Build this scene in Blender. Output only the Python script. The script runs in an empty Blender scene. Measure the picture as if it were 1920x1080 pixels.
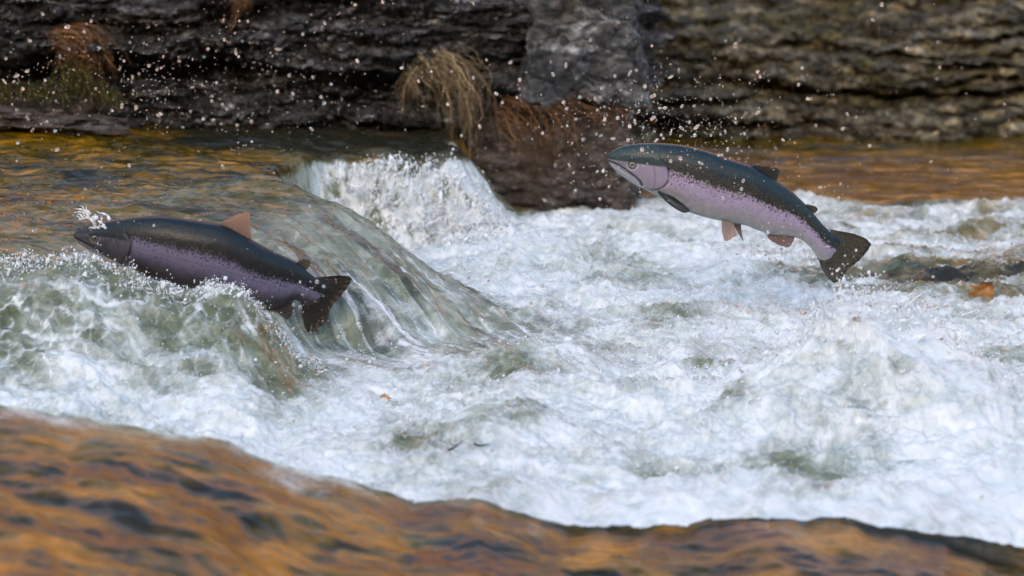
import bpy, math, random
import numpy as np
from mathutils import Vector

S = bpy.context.scene
COL = S.collection
rng = np.random.default_rng(7)
random.seed(7)

# ------------------------------------------------------------------ camera, sky, sun, exposure
CAM_Z, PITCH, WR = 1.6, math.radians(11.0), 0.30625      # WR: frame width per metre of distance
cam = bpy.data.cameras.new('camera')
cam.sensor_width = 36.0
cam.lens = 36.0 / WR
cam.clip_start, cam.clip_end = 0.05, 500
cam.dof.use_dof = True
cam.dof.focus_distance = 7.74
cam.dof.aperture_fstop = 3.0
cam_o = bpy.data.objects.new('camera', cam)
cam_o.location = (0, 0, CAM_Z)
cam_o.rotation_euler = (math.pi / 2 - PITCH, 0, 0)
COL.objects.link(cam_o)
S.camera = cam_o

SUN_EL, SUN_AZ = math.radians(20), math.radians(195)     # low sun behind the camera, over an added, unseen ridge
world = bpy.data.worlds.new('World'); S.world = world; world.use_nodes = True
wn = world.node_tree; wn.nodes.clear()
sky = wn.nodes.new('ShaderNodeTexSky'); sky.sky_type = 'NISHITA'; sky.sun_disc = False
sky.sun_elevation = SUN_EL; sky.sun_rotation = SUN_AZ
sky.air_density = 1.0; sky.dust_density = 2.4; sky.ozone_density = 0.7
bg = wn.nodes.new('ShaderNodeBackground'); bg.inputs['Strength'].default_value = 0.15
wo = wn.nodes.new('ShaderNodeOutputWorld')
wn.links.new(sky.outputs[0], bg.inputs[0]); wn.links.new(bg.outputs[0], wo.inputs[0])
sl = bpy.data.lights.new('sun', 'SUN'); sl.energy = 4.8; sl.angle = math.radians(0.5); sl.color = (1, 0.86, 0.66)
so = bpy.data.objects.new('sun', sl); COL.objects.link(so)
sdir = Vector((math.sin(SUN_AZ) * math.cos(SUN_EL), math.cos(SUN_AZ) * math.cos(SUN_EL), math.sin(SUN_EL)))
so.rotation_euler = sdir.to_track_quat('Z', 'Y').to_euler()
S.view_settings.view_transform = 'Standard'; S.view_settings.look = 'None'
S.view_settings.exposure = 1.78; S.view_settings.gamma = 1.0; S.view_settings.use_curve_mapping = False
S.cycles.max_bounces = 8; S.cycles.diffuse_bounces = 3; S.cycles.glossy_bounces = 3
S.cycles.transmission_bounces = 6; S.cycles.caustics_reflective = False; S.cycles.caustics_refractive = False
S.cycles.use_denoising = True

# ------------------------------------------------------------------ helpers
def P(px, py, Y):
    """world point on the ray through photo pixel (px, py) at world depth Y"""
    a = (px - 960) / 1920 * WR; b = (540 - py) / 1920 * WR
    dy = math.cos(PITCH) + b * math.sin(PITCH); dz = -math.sin(PITCH) + b * math.cos(PITCH)
    k = Y / dy
    return np.array([a * k, Y, CAM_Z + dz * k])

_perm = np.random.default_rng(3).permutation(256).astype(np.int32)
_perm = np.concatenate([_perm, _perm, _perm])
_g2 = np.array([[math.cos(a), math.sin(a)] for a in np.linspace(0, 2 * math.pi, 16, endpoint=False)], dtype=np.float32)
_g3 = np.array([[1,1,0],[-1,1,0],[1,-1,0],[-1,-1,0],[1,0,1],[-1,0,1],[1,0,-1],[-1,0,-1],[0,1,1],[0,-1,1],[0,1,-1],[0,-1,-1],[1,1,0],[0,-1,1],[-1,1,0],[0,-1,-1]], dtype=np.float32)

def n2(x, y, seed=0):
    x = np.asarray(x, dtype=np.float32) + seed * 17.31; y = np.asarray(y, dtype=np.float32) + seed * 5.77
    xi = np.floor(x).astype(np.int32); yi = np.floor(y).astype(np.int32)
    xf = x - xi; yf = y - yi; xi &= 255; yi &= 255
    u = xf * xf * xf * (xf * (xf * 6 - 15) + 10); v = yf * yf * yf * (yf * (yf * 6 - 15) + 10)
    def g(ix, iy, fx, fy):
        h = _perm[_perm[ix] + iy] & 15
        gg = _g2[h]; return gg[..., 0] * fx + gg[..., 1] * fy
    a = g(xi, yi, xf, yf); b = g(xi + 1, yi, xf - 1, yf)
    c = g(xi, yi + 1, xf, yf - 1); d = g(xi + 1, yi + 1, xf - 1, yf - 1)
    return 1.5 * ((a + u * (b - a)) * (1 - v) + (c + u * (d - c)) * v)

def n3(x, y, z, seed=0):
    x = np.asarray(x, dtype=np.float32) + seed * 17.31; y = np.asarray(y, dtype=np.float32) + seed * 5.77; z = np.asarray(z, dtype=np.float32) + seed * 9.1
    xi = np.floor(x).astype(np.int32); yi = np.floor(y).astype(np.int32); zi = np.floor(z).astype(np.int32)
    xf = x - xi; yf = y - yi; zf = z - zi; xi &= 255; yi &= 255; zi &= 255
    f = lambda t: t * t * t * (t * (t * 6 - 15) + 10)
    u, v, w = f(xf), f(yf), f(zf)
    def g(i, j, k, a, b, c):
        h = _g3[_perm[_perm[_perm[i] + j] + k] & 15]
        return h[..., 0] * a + h[..., 1] * b + h[..., 2] * c
    L = lambda t, a, b: a + t * (b - a)
    return L(w, L(v, L(u, g(xi, yi, zi, xf, yf, zf), g(xi+1, yi, zi, xf-1, yf, zf)),
                     L(u, g(xi, yi+1, zi, xf, yf-1, zf), g(xi+1, yi+1, zi, xf-1, yf-1, zf))),
                L(v, L(u, g(xi, yi, zi+1, xf, yf, zf-1), g(xi+1, yi, zi+1, xf-1, yf, zf-1)),
                     L(u, g(xi, yi+1, zi+1, xf, yf-1, zf-1), g(xi+1, yi+1, zi+1, xf-1, yf-1, zf-1))))

def f2(x, y, octv=4, seed=0, gain=0.5):
    a, r, k = 1.0, 0, 1.0
    for i in range(octv):
        r = r + a * n2(x * k, y * k, seed + i); a *= gain; k *= 2.03
    return r
def f3(x, y, z, octv=4, seed=0, gain=0.5):
    a, r, k = 1.0, 0, 1.0
    for i in range(octv):
        r = r + a * n3(x * k, y * k, z * k, seed + i); a *= gain; k *= 2.03
    return r
def billow(x, y, octv=3, seed=0, gain=0.5):
    a, r, k = 1.0, 0, 1.0
    for i in range(octv):
        r = r + a * np.abs(n2(x * k, y * k, seed + i)); a *= gain; k *= 2.1
    return r
def ridged(x, y, octv=4, seed=0, gain=0.5):
    a, r, k = 1.0, 0, 1.0
    for i in range(octv):
        r = r + a * (1 - np.minimum(1, np.abs(n2(x * k, y * k, seed + i)) * 1.6)) ** 2; a *= gain; k *= 2.1
    return r
def ss(a, b, x):
    t = np.clip((x - a) / (b - a), 0, 1); return t * t * (3 - 2 * t)
def mix(a, b, t): return a * (1 - t) + b * t
def smax(a, b, k):
    h = np.clip(0.5 + 0.5 * (a - b) / k, 0, 1); return mix(b, a, h) + k * h * (1 - h)

def mesh_from(name, V, F, mat, parent=None, smooth=True, attrs=None, cols=None):
    me = bpy.data.meshes.new(name)
    V = np.ascontiguousarray(V, dtype=np.float32).reshape(-1, 3); F = np.ascontiguousarray(F, dtype=np.int32)
    k = F.shape[1]
    me.vertices.add(len(V)); me.vertices.foreach_set('co', V.ravel())
    me.loops.add(F.size); me.loops.foreach_set('vertex_index', F.ravel())
    me.polygons.add(len(F)); me.polygons.foreach_set('loop_start', np.arange(0, F.size, k, dtype=np.int32))
    if smooth: me.polygons.foreach_set('use_smooth', np.ones(len(F), dtype=bool))
    me.update(calc_edges=True)
    for an, av in (attrs or {}).items():
        at = me.attributes.new(an, 'FLOAT', 'POINT'); at.data.foreach_set('value', np.ascontiguousarray(av, dtype=np.float32).ravel())
    if cols is not None:
        at = me.attributes.new('col', 'FLOAT_COLOR', 'POINT')
        c = np.ones((len(V), 4), dtype=np.float32); c[:, :3] = cols.reshape(-1, 3); at.data.foreach_set('color', c.ravel())
    if mat: me.materials.append(mat)
    o = bpy.data.objects.new(name, me); COL.objects.link(o)
    if parent: o.parent = parent
    return o

def gridF(n, m, wrap=False):
    i = np.arange(n - 1)[:, None]; j = np.arange(m if wrap else m - 1)[None, :]
    j2 = (j + 1) % m
    return np.stack([(i * m + j), (i * m + j2), ((i + 1) * m + j2), ((i + 1) * m + j)], -1).reshape(-1, 4)

def tag(o, label=None, cat=None, group=None, kind=None):
    if label: o['label'] = label
    if cat: o['category'] = cat
    if group: o['group'] = group
    if kind: o['kind'] = kind
    return o

# ------------------------------------------------------------------ materials
class NT:
    def __init__(s, name):
        s.m = bpy.data.materials.new(name); s.m.use_nodes = True; s.t = s.m.node_tree; s.t.nodes.clear()
        s.out = s.n('ShaderNodeOutputMaterial')
    def n(s, typ, ins=None, **kw):
        x = s.t.nodes.new(typ)
        for k, v in kw.items(): setattr(x, k, v)
        for k, v in (ins or {}).items(): s.set(x, k, v)
        return x
    def set(s, x, k, v):
        if isinstance(v, bpy.types.NodeSocket): s.t.links.new(v, x.inputs[k])
        elif isinstance(v, bpy.types.Node): s.t.links.new(v.outputs[0], x.inputs[k])
        else: x.inputs[k].default_value = v
    def attr(s, nm): return s.n('ShaderNodeAttribute', attribute_name=nm)
    def noise(s, vec, scale, detail=4, rough=0.55, dist=0.0):
        return s.n('ShaderNodeTexNoise', {'Vector': vec, 'Scale': scale, 'Detail': detail, 'Roughness': rough, 'Distortion': dist}).outputs['Fac']
    def math(s, op, a, b=0.0, c=None):
        ins = {0: a, 1: b}
        if c is not None: ins[2] = c
        return s.n('ShaderNodeMath', ins, operation=op).outputs[0]
    def ramp(s, fac, pts):
        r = s.n('ShaderNodeValToRGB', {'Fac': fac}); e = r.color_ramp.elements
        while len(e) < len(pts): e.new(0.5)
        for q, (p, c) in zip(e, pts):
            q.position = p; q.color = (*c, 1) if len(c) == 3 else c
        return r.outputs[0]
    def mixc(s, fac, a, b, blend='MIX'):
        x = s.n('ShaderNodeMix', data_type='RGBA', blend_type=blend)
        s.set(x, 0, fac); s.set(x, 6, (*a, 1) if isinstance(a, tuple) else a); s.set(x, 7, (*b, 1) if isinstance(b, tuple) else b)
        return x.outputs[2]
    def pos(s): return s.n('ShaderNodeNewGeometry').outputs['Position']
    def scale(s, vec, sc):
        x = s.n('ShaderNodeMapping', {'Vector': vec}); x.inputs['Scale'].default_value = sc; return x.outputs[0]
    def bump(s, h, strength, dist, normal=None):
        ins = {'Height': h, 'Strength': strength, 'Distance': dist}
        if normal is not None: ins['Normal'] = normal
        return s.n('ShaderNodeBump', ins).outputs[0]
    def done(s, sh):
        s.t.links.new(sh.outputs[0], s.out.inputs[0]); return s.m

def gray(v): return (v, v, v)

def mat_water():
    T = NT('river_water')
    p = T.pos(); foam = T.attr('foam').outputs['Fac']; amber_refl = T.attr('amber_refl').outputs['Fac']; strk = T.attr('streak').outputs['Fac']; painted_dark = T.attr('painted_dark').outputs['Fac']; near = T.attr('near').outputs['Fac']
    # broken foam pattern
    nA = T.noise(p, 7, 7, 0.62, 1.4); nB = T.noise(p, 40, 6, 0.7, 1.0)
    nD = T.noise(p, 190, 3, 0.7)
    pat = T.math('ADD', T.math('MULTIPLY_ADD', nA, 0.66, T.math('MULTIPLY', nB, 0.40)), T.math('MULTIPLY', nD, 0.19))            # about .62 mean
    f = T.math('ADD', foam, T.math('MULTIPLY', T.math('SUBTRACT', pat, 0.62), 2.0))
    f = T.n('ShaderNodeMapRange', {'Value': f, 'From Min': 0.22, 'From Max': 1.0}, interpolation_type='SMOOTHSTEP').outputs[0]
    # clear body: mottled olive, milky where full of air
    nC = T.noise(p, 11, 6, 0.62, 1.6)
    green = T.ramp(nC, [(0.28, (0.046, 0.052, 0.022)), (0.5, (0.150, 0.165, 0.095)), (0.72, (0.36, 0.39, 0.30))])
    green = T.mixc(T.math('MULTIPLY', strk, 0.45), green, (0.40, 0.43, 0.38))
    milk = T.n('ShaderNodeMapRange', {'Value': foam, 'From Min': 0.25, 'From Max': 0.8}).outputs[0]
    green = T.mixc(T.math('MULTIPLY', milk, 0.75), green, T.ramp(nC, [(0.3, (0.22, 0.25, 0.20)), (0.6, (0.48, 0.51, 0.48))]))
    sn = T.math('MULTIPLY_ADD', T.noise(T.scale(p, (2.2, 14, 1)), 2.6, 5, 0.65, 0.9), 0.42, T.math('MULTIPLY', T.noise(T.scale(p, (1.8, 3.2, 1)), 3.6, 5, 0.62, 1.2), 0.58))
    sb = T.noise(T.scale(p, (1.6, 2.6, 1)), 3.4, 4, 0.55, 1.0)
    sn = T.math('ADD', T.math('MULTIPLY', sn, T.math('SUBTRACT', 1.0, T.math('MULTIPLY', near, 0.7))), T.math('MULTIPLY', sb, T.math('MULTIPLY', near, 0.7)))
    amb_refl = T.ramp(sn, [(0.38, (0.008, 0.006, 0.001)), (0.47, (0.062, 0.040, 0.001)), (0.55, (0.19, 0.092, 0.002)), (0.64, (0.42, 0.17, 0.014))])  # golden bed tint; orange streaks paint the sunlit hillside's reflection
    body = T.mixc(T.math('MULTIPLY', painted_dark, 0.94), T.mixc(amber_refl, green, amb_refl), (0.014, 0.015, 0.011))  # dark patches paint shaded water and dark reflections into the body
    hb = T.noise(p, 130, 3, 0.6); hb2 = T.noise(T.scale(p, (0.8, 1.5, 1)), 30, 4, 0.6)
    bn = T.bump(T.math('MULTIPLY_ADD', hb, 0.22, hb2), 0.35, 0.014)
    clear = T.n('ShaderNodeBsdfPrincipled', {'Base Color': body, 'Roughness': 0.05, 'IOR': 1.33, 'Normal': bn, 'Specular IOR Level': 0.6})
    # foam
    fc = T.ramp(T.noise(p, 15, 6, 0.65, 1.2), [(0.3, (0.54, 0.60, 0.585)), (0.5, (0.73, 0.755, 0.75)), (0.72, (0.86, 0.85, 0.855))])
    bub = T.n('ShaderNodeTexVoronoi', {'Vector': p, 'Scale': 170.0}).outputs['Distance']
    fc = T.mixc(T.n('ShaderNodeMapRange', {'Value': T.noise(p, 26, 4, 0.6), 'From Min': 0.45, 'From Max': 0.7, 'To Max': 0.5}).outputs[0], fc, T.ramp(bub, [(0.15, (0.50, 0.55, 0.54)), (0.5, (0.88, 0.88, 0.88))]))
    hf = T.noise(p, 230, 4, 0.75); hf2 = T.noise(p, 48, 5, 0.65, 1.0)
    bf = T.bump(T.math('MULTIPLY_ADD', hf, 0.35, hf2), 0.45, 0.010)
    bc = T.bump(T.math('ADD', T.noise(p, 95, 4, 0.7, 0.5), hf2), 0.9, 0.012)
    foamS = T.n('ShaderNodeBsdfPrincipled', {'Base Color': fc, 'Roughness': 0.30, 'IOR': 1.33, 'Normal': bf, 'Coat Weight': 0.6, 'Coat Roughness': 0.06, 'Coat IOR': 1.33, 'Coat Normal': bc})
    mx = T.n('ShaderNodeMixShader', {0: f, 1: clear, 2: foamS})
    return T.done(mx)

def mat_foamblob():
    T = NT('spray_foam'); p = T.pos()
    c = T.ramp(T.noise(p, 60, 3), [(0.3, (0.84, 0.88, 0.90)), (0.7, (0.95, 0.95, 0.96))])
    return T.done(T.n('ShaderNodeBsdfPrincipled', {'Base Color': c, 'Roughness': 0.12, 'IOR': 1.33, 'Transmission Weight': 0.05,
                  'Normal': T.bump(T.noise(p, 180, 3), 0.4, 0.006)}))
def mat_drop():
    T = NT('droplet_water')
    return T.done(T.n('ShaderNodeBsdfPrincipled', {'Base Color': (1.0, 0.96, 0.88, 1), 'Roughness': 0.03, 'IOR': 1.33, 'Transmission Weight': 0.75}))

def mat_rock(name, dark, mid, light, moss=(0.05, 0.045, 0.012), mossamt=0.5, sc=(2.2, 2.2, 9), wet=0.45, seed=0.0, cells=0):
    T = NT(name); p = T.n('ShaderNodeVectorMath', {0: T.pos(), 1: (seed, seed * 2, 0)}, operation='ADD').outputs[0]
    q = T.scale(p, sc)
    a = T.noise(q, 3.0, 8, 0.65, 0.5)
    c = T.ramp(a, [(0.32, dark), (0.52, mid), (0.72, light)])
    b = T.noise(T.scale(p, (sc[0], sc[1], sc[2] * 0.6)), 1.6, 5, 0.6)
    mk = T.n('ShaderNodeMapRange', {'Value': b, 'From Min': 0.48, 'From Max': 0.66, 'To Max': mossamt}, interpolation_type='SMOOTHSTEP').outputs[0]
    c = T.mixc(mk, c, moss)
    sp = T.noise(T.scale(p, (1, 1, 2)), 26, 6, 0.75); c = T.mixc(0.85, c, T.ramp(sp, [(0.36, gray(0.20)), (0.5, gray(0.95)), (0.64, gray(2.6))]), 'MULTIPLY')
    h = T.math('MULTIPLY_ADD', T.noise(q, 14, 6, 0.7), 0.6, T.noise(p, 60, 5, 0.7))
    if cells:                                   # broken blocks: every block its own tone, with cracks between
        wv = T.n('ShaderNodeVectorMath', {0: T.scale(p, (1, 1, 2.4)), 1: T.n('ShaderNodeVectorMath', {0: T.n('ShaderNodeTexNoise', {'Vector': p, 'Scale': 9.0, 'Detail': 4.0}).outputs['Color'], 3: 0.10}, operation='SCALE').outputs[0]}, operation='ADD').outputs[0]
        vo = T.n('ShaderNodeTexVoronoi', {'Vector': wv, 'Scale': float(cells)}); tone = T.n('ShaderNodeSeparateColor', {0: vo.outputs['Color']}).outputs[0]
        c = T.mixc(0.8, c, T.ramp(tone, [(0.1, (0.35, 0.33, 0.30)), (0.55, (0.9, 0.9, 0.9)), (0.95, (1.9, 1.85, 1.8))]), 'MULTIPLY')
        ed = T.n('ShaderNodeTexVoronoi', {'Vector': wv, 'Scale': float(cells)}, feature='DISTANCE_TO_EDGE').outputs['Distance']
        h = T.math('MULTIPLY_ADD', T.n('ShaderNodeMapRange', {'Value': ed, 'From Max': 0.12}).outputs[0], 0.8, h)
    r = T.ramp(T.noise(p, 7, 3), [(0.35, gray(wet)), (0.7, gray(0.85))])
    return T.done(T.n('ShaderNodeBsdfPrincipled', {'Base Color': c, 'Roughness': r, 'Normal': T.bump(h, 1.0, 0.03), 'Specular IOR Level': 0.5}))

def mat_col(name, rough=0.3, spec=0.5, bump_scale=None, bstr=0.25, bdist=0.002, coat=0.0, trans=0.0):
    T = NT(name); c = T.attr('col').outputs['Color']
    ins = {'Base Color': c, 'Roughness': rough, 'Specular IOR Level': spec, 'Coat Weight': coat, 'Coat Roughness': 0.04, 'Transmission Weight': trans}
    if bump_scale:
        v = T.n('ShaderNodeTexVoronoi', {'Vector': T.n('ShaderNodeTexCoord').outputs['Object'], 'Scale': bump_scale}).outputs['Distance']
        ins['Normal'] = T.bump(v, bstr, bdist)
    if coat: ins['Coat Normal'] = T.bump(T.noise(T.n('ShaderNodeTexCoord').outputs['Object'], 140, 4, 0.65), 0.22, 0.003)
    return T.done(T.n('ShaderNodeBsdfPrincipled', ins))
def mat_plain(name, col, rough=0.5, spec=0.5, var=0.4, sc=60):
    T = NT(name)
    c = T.mixc(T.noise(T.n('ShaderNodeTexCoord').outputs['Object'], sc, 4), tuple(x * (1 - var) for x in col), tuple(min(1, x * (1 + var)) for x in col))
    return T.done(T.n('ShaderNodeBsdfPrincipled', {'Base Color': c, 'Roughness': rough, 'Specular IOR Level': spec}))

M_water = mat_water(); M_blob = mat_foamblob(); M_drop = mat_drop()

# ------------------------------------------------------------------ unseen hills out of frame: one mirrored in the river, one added to shade it
def unseen_hill(name, y0, y1, prof, amp, mat, seed):
    xs = np.linspace(-70, 70, 180); ts = np.linspace(0, 1, 90)
    Xg, Tg = np.meshgrid(xs, ts, indexing='ij'); Yg = y0 + (y1 - y0) * Tg
    Zg = np.interp(Tg, *prof) + amp * np.minimum(1, Tg * 6) * (f2(Xg * .35, Yg * .35, 3, seed) * .8)
    return tag(mesh_from(name, np.stack([Xg, Yg, Zg], -1), gridF(180, 90), mat, smooth=True), kind='structure')
def mat_unseen_hill():
    T = NT('unseen_hill_woods'); p = T.pos()
    c = T.ramp(T.noise(p, 0.55, 6, 0.65), [(0.3, (0.02, 0.018, 0.008)), (0.42, (0.26, 0.085, 0.012)), (0.58, (0.62, 0.24, 0.03)), (0.75, (0.70, 0.36, 0.06))])
    return T.done(T.n('ShaderNodeBsdfPrincipled', {'Base Color': c, 'Roughness': 0.9, 'Normal': T.bump(T.noise(p, 2.0, 5, 0.7), 1.0, 0.5)}))
MH = mat_unseen_hill()
unseen_hill('unseen_hill', 13.2, 60, ([0, .1, .5, 1], [0.7, 3.0, 15, 24]), 1.2, MH, 5)
unseen_hill('unseen_hill', -28, -60, ([0, .3, .45, 1], [-1, 17.0, 22.5, 18]), 1.0, MH, 9)  # unseen ridge behind the camera, added to keep sun off the river

# ------------------------------------------------------------------ the river
CRA = np.array([P(a, b, 7.2)[[0, 2]] for a, b in [(-400, 500), (-150, 480), (0, 494), (60, 484), (130, 480), (180, 490), (240, 506), (300, 530), (350, 545), (400, 530), (445, 534), (485, 572), (530, 630), (565, 680), (640, 705), (760, 715), (900, 722), (1100, 730)]])
CRF = np.array([P(a, b, 6.05)[[0, 2]] for a, b in [(-600, 700), (-200, 742), (0, 772), (130, 782), (250, 800), (400, 832), (520, 872), (640, 907), (760, 935), (900, 955), (1000, 975), (1070, 993), (1150, 992), (1300, 987), (1450, 978), (1600, 990), (1700, 1005), (1800, 1030), (1920, 1055), (2200, 1095), (2600, 1110)]])
FSL = np.array([P(a, b, 7.42)[[0, 2]] for a, b in [(100, 445), (140, 445), (250, 455), (400, 480), (500, 532), (550, 590), (600, 628), (680, 655)]])
TA = np.array([-0.55, 8.45]); TD = np.array([0.535, -0.845]); TN = np.array([0.845, 0.535])
ZU = 0.25

def river(X, Y):
    rx, ry = X - TA[0], Y - TA[1]
    t = rx * TD[0] + ry * TD[1]; s = rx * TN[0] + ry * TN[1]
    wob = 0.05 * n2(X * 2.2, Y * 2.2, 40)
    tp = t + 0.2 * np.minimum(s, 0) + wob
    tc = np.clip(tp, 0, None)
    g = ZU - 0.235 * tc ** 2 - 0.06 * tc ** 4
    pool = -0.17 * ss(6.9, 6.1, Y) * ss(-0.2, 1.2, X)
    g = np.maximum(g, pool - 0.02)
    m1 = 1 - np.clip((s + 0.085 + 0.03 * n2(t * 3, s * 6, 41)) / 0.27, 0, 1) ** 1.6
    m1 = np.where(s < -.2, 1, m1)
    z1 = pool + (g - pool) * m1
    yc = mix(8.50, 8.93, ss(-0.66, -0.50, X)) + 0.05 * n2(X * 5, Y * 0.3, 42)
    m2y = ss(yc - 0.20, yc, Y); m2x = 1 - ss(-0.20, 0.04, X + 0.05 * n2(Y * 6, X * 2, 43))
    z2 = pool + (ZU - .022 * ss(-.7, -.4, X) + .02 * n2(X * 9, Y * 2, 48) * ss(.4, 1, m2y) * ss(9.25, 9.0, Y) * ss(-.7, -.5, X) - pool) * m2y * m2x
    z = smax(z1, z2, 0.03)
    # masks
    up = np.clip((np.maximum(np.where(m1 > .5, g, 0) * m1, ZU * m2y * m2x)) / ZU, 0, 1)       # 1 on the upper level
    upper = np.maximum(ss(0.80, 0.97, np.clip((z - pool) / ZU, 0, 1)), ss(.82, .97, m2y * m2x))
    curtain = ss(0.04, 0.2, m2y) * (1 - ss(0.62, 0.93, m2y + .25 * n2(X * 13, Y * 3, 49))) * ss(-0.60, -0.47, X) * (1 - ss(-0.03, 0.05, X)) * ss(0.0, 0.12, s)
    tong = m1 ** 0.6 * ss(7.05, 7.3, Y) * (1 - ss(1.05, 1.35, tp)) * (1 - upper)
    # boil in front of the fish
    zc = np.interp(X, CRA[:, 0], CRA[:, 1])
    e = np.where(Y > 7.2, np.exp(-((Y - 7.2) / 0.11) ** 2), np.exp(-((Y - 7.2) / 0.42) ** 2))
    lim = np.interp(X, FSL[:, 0], FSL[:, 1]) - 0.035
    wf = np.exp(-((Y - 7.43) / 0.10) ** 4) * ss(-1.2, -1.0, X) * (1 - ss(-0.33, -0.22, X))
    z = z - wf * np.maximum(0, z - lim)
    zM = zc * e
    mound = e * ss(-0.02, 0.06, zc)
    z = smax(z, zM, 0.03)
    # right-hand boils
    def bump(px, Y0, h, sx, sy):
        x0 = (px - 960) / 1920 * WR * Y0 / math.cos(PITCH)
        return h * np.exp(-((X - x0) / sx) ** 2 - ((Y - Y0) / sy) ** 2)
    bo = bump(1625, 6.90, .118, .18, .14) + bump(1650, 6.80, .05, .30, .2) + bump(1500, 6.75, .08, .2, .16) + bump(1800, 6.75, .10, .2, .2) + bump(1120, 6.9, .06, .25, .15) \
        + bump(1000, 7.25, .05, .2, .12) + bump(1300, 7.7, .035, .25, .12) + bump(900, 6.6, .05, .2, .15) + bump(1080, 8.6, .05, .3, .2) + bump(1250, 9.1, .03, .4, .15)
    z = z + bo * (1 - ss(9.4, 9.7, Y))
    # fine relief
    calm = ss(9.42, 9.62, Y + 0.12 * n2(X * 2.5, Y * 6, 44) + 0.04 * n2(X * 9, Y * 20, 45) + 0.06 * ss(0.5, 1.1, X) + 0.2 * ss(0.35, 0.1, X))
    fgw = ss(6.16, 6.0, Y + 0.02 * n2(X * 5, Y * 2, 46))
    rough = (1 - calm) * (1 - upper) * (1 - 0.8 * tong)
    wx, wy = 0.5 * n2(X * 5, Y * 5, 55), 0.5 * n2(X * 5, Y * 5, 56)
    lump = 0.030 * f2(X * 4.0, Y * 5.0, 3, 50) + 0.020 * (ridged(X * 6 + wx, Y * 8 + wy, 4, 51, .52) - 0.8) + 0.008 * (ridged(X * 27 + wx * 3, Y * 30 + wy * 3, 3, 52, .6) - .8)
    bx = (1615 - 960) / 1920 * WR * 6.95 / math.cos(PITCH)
    burst = np.exp(-((X - bx) / .20) ** 2 - ((Y - 6.93) / .15) ** 2)
    lump = lump + burst * (0.055 * (ridged(X * 11 + wx * 2, Y * 12 + wy * 2, 4, 57, .6) - .8) + .04 * f2(X * 8, Y * 8, 3, 58))
    z = z + rough * lump * 0.75
    # ripples drawn out along the flow
    rip_u = 0.010 * f2(X * 2.0 + Y * 0.6, Y * 9 + X * 2.0, 3, 60) + 0.007 * f2(X * 8, Y * 30 + X * 6, 3, 61, .6)
    ew = np.exp(-((Y - 9.12 + .03 * n2(X * 4, X * 0, 92)) / .05) ** 2) * ss(-.95, -1.2, X)
    z = z + upper * rip_u + ew * (.016 + .014 * n2(X * 9, Y * 3, 93))
    z = z + tong * (0.012 * f2(t * 2.2, s * 11, 3, 62) + 0.0055 * f2(t * 7, s * 42, 3, 63))
    z = z + calm * (0.008 * f2(X * 3, Y * 9, 4, 64))
    z = z + curtain * (0.022 * f2(X * 24, Y * 34, 3, 65, .65))
    rr = ss(0.5, 1.1, X) * ss(7.6, 8.3, Y) * (1 - calm)
    z = z + rr * 0.02 * f2(X * 2.2, Y * 13, 2, 66)
    # near crest
    zf = np.interp(X, CRF[:, 0], CRF[:, 1]) + 0.014 * n2(X * 3.2, Y * 0.5, 67) + .010 * f2(X * 8, Y * 4, 3, 87)
    dy = Y - 6.05
    zfront = zf - 0.035 * (1 - np.exp(-(dy / 0.3) ** 2)) + (0.012 * f2(X * 2.4 + Y, Y * 4.0, 2, 68) + 0.012 * f2(X * 5.5 + Y * 2, Y * 9, 3, 69, .5) + .0012 * f2(X * 17, Y * 28, 2, 79)) * ss(0, -0.25, dy)
    z = np.where(dy > 0, np.minimum(z, zf - .012 + .35 * dy + .01 * f2(X * 12, Y * 12, 2, 90) * ss(0, .1, dy)), z)
    zback = zf - 0.9 * np.clip(dy, 0, None) ** 1.25
    z = mix(np.maximum(z, np.where(dy > 0, zback, -9)), zfront, ss(0.02, -0.02, dy))
    fg = np.where(zback >= z - 0.012, 1, 0) * ss(0.5, 0.3, dy); fg = np.maximum(fg, ss(0.03, -0.02, dy))
    # foam
    F = 0.76 + 0.26 * f2(X * 2.6, Y * 4.4, 4, 70)
    for (qx, qy, qs) in [(965, 690, .07), (1000, 640, .05), (1560, 860, .10), (1470, 850, .08), (1665, 745, .05), (1620, 800, .05), (985, 775, .05), (1340, 665, .06), (1840, 690, .06), (1600, 985, .05), (1230, 845, .04), (760, 820, .06), (1380, 770, .04), (1250, 600, .08)]:
        c0 = P(qx, qy, 7.0); k0 = (CAM_Z - .03) / (CAM_Z - c0[2]); wx, wy = c0[0] * k0, 7.0 * k0
        F = F - .42 * np.exp(-((X - wx) / qs) ** 2 - ((Y - wy) / (qs * 1.3)) ** 2)
    F = F + .12 * ss(.2, .8, X) * ss(7.3, 6.9, Y)
    F = mix(F, 0.55 + 0.35 * f2(X * 1.6, Y * 9, 3, 71), rr)
    dk = np.exp(-((X - 1.14) / 0.36) ** 2 - ((Y - 8.34 + .06 * n2(X * 5, Y * 3, 47)) / 0.14) ** 2) * ss(-.45, .25, f2(X * 3.5, Y * 16, 4, 100, .6) + .1)
    F = F - 1.3 * dk + .34 * burst
    F = mix(F, 0.66 - 0.36 * ss(6.80, 7.10, Y + .12 * n2(X * 3, Y * 2, 91)) + 0.40 * f2(X * 3.6, Y * 4.5 + X, 4, 72, .6), np.clip(mound * 1.6, 0, 1) * ss(0.1, -0.5, X))
    lace = ss(.80, 1.0, (1 - np.minimum(1, np.abs(n2(X * 8 + wx * 3, Y * 9 + wy * 3, 101)) * 1.6))) + ss(.85, 1.0, (1 - np.minimum(1, np.abs(n2(X * 19 + wx * 5, Y * 21 + wy * 5, 102)) * 1.6)))
    F = F + (.30 * lace * ss(-.35, .35, f2(X * 4, Y * 4, 3, 104)) - .05) * np.clip(mound * 1.5, 0, 1) * ss(.1, -.5, X) + (.14 * lace - .05) * (1 - upper)
    stk = np.clip(0.5 + 0.9 * f2(t * 2.6, s * 15, 4, 73), 0, 1) * tong
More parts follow.
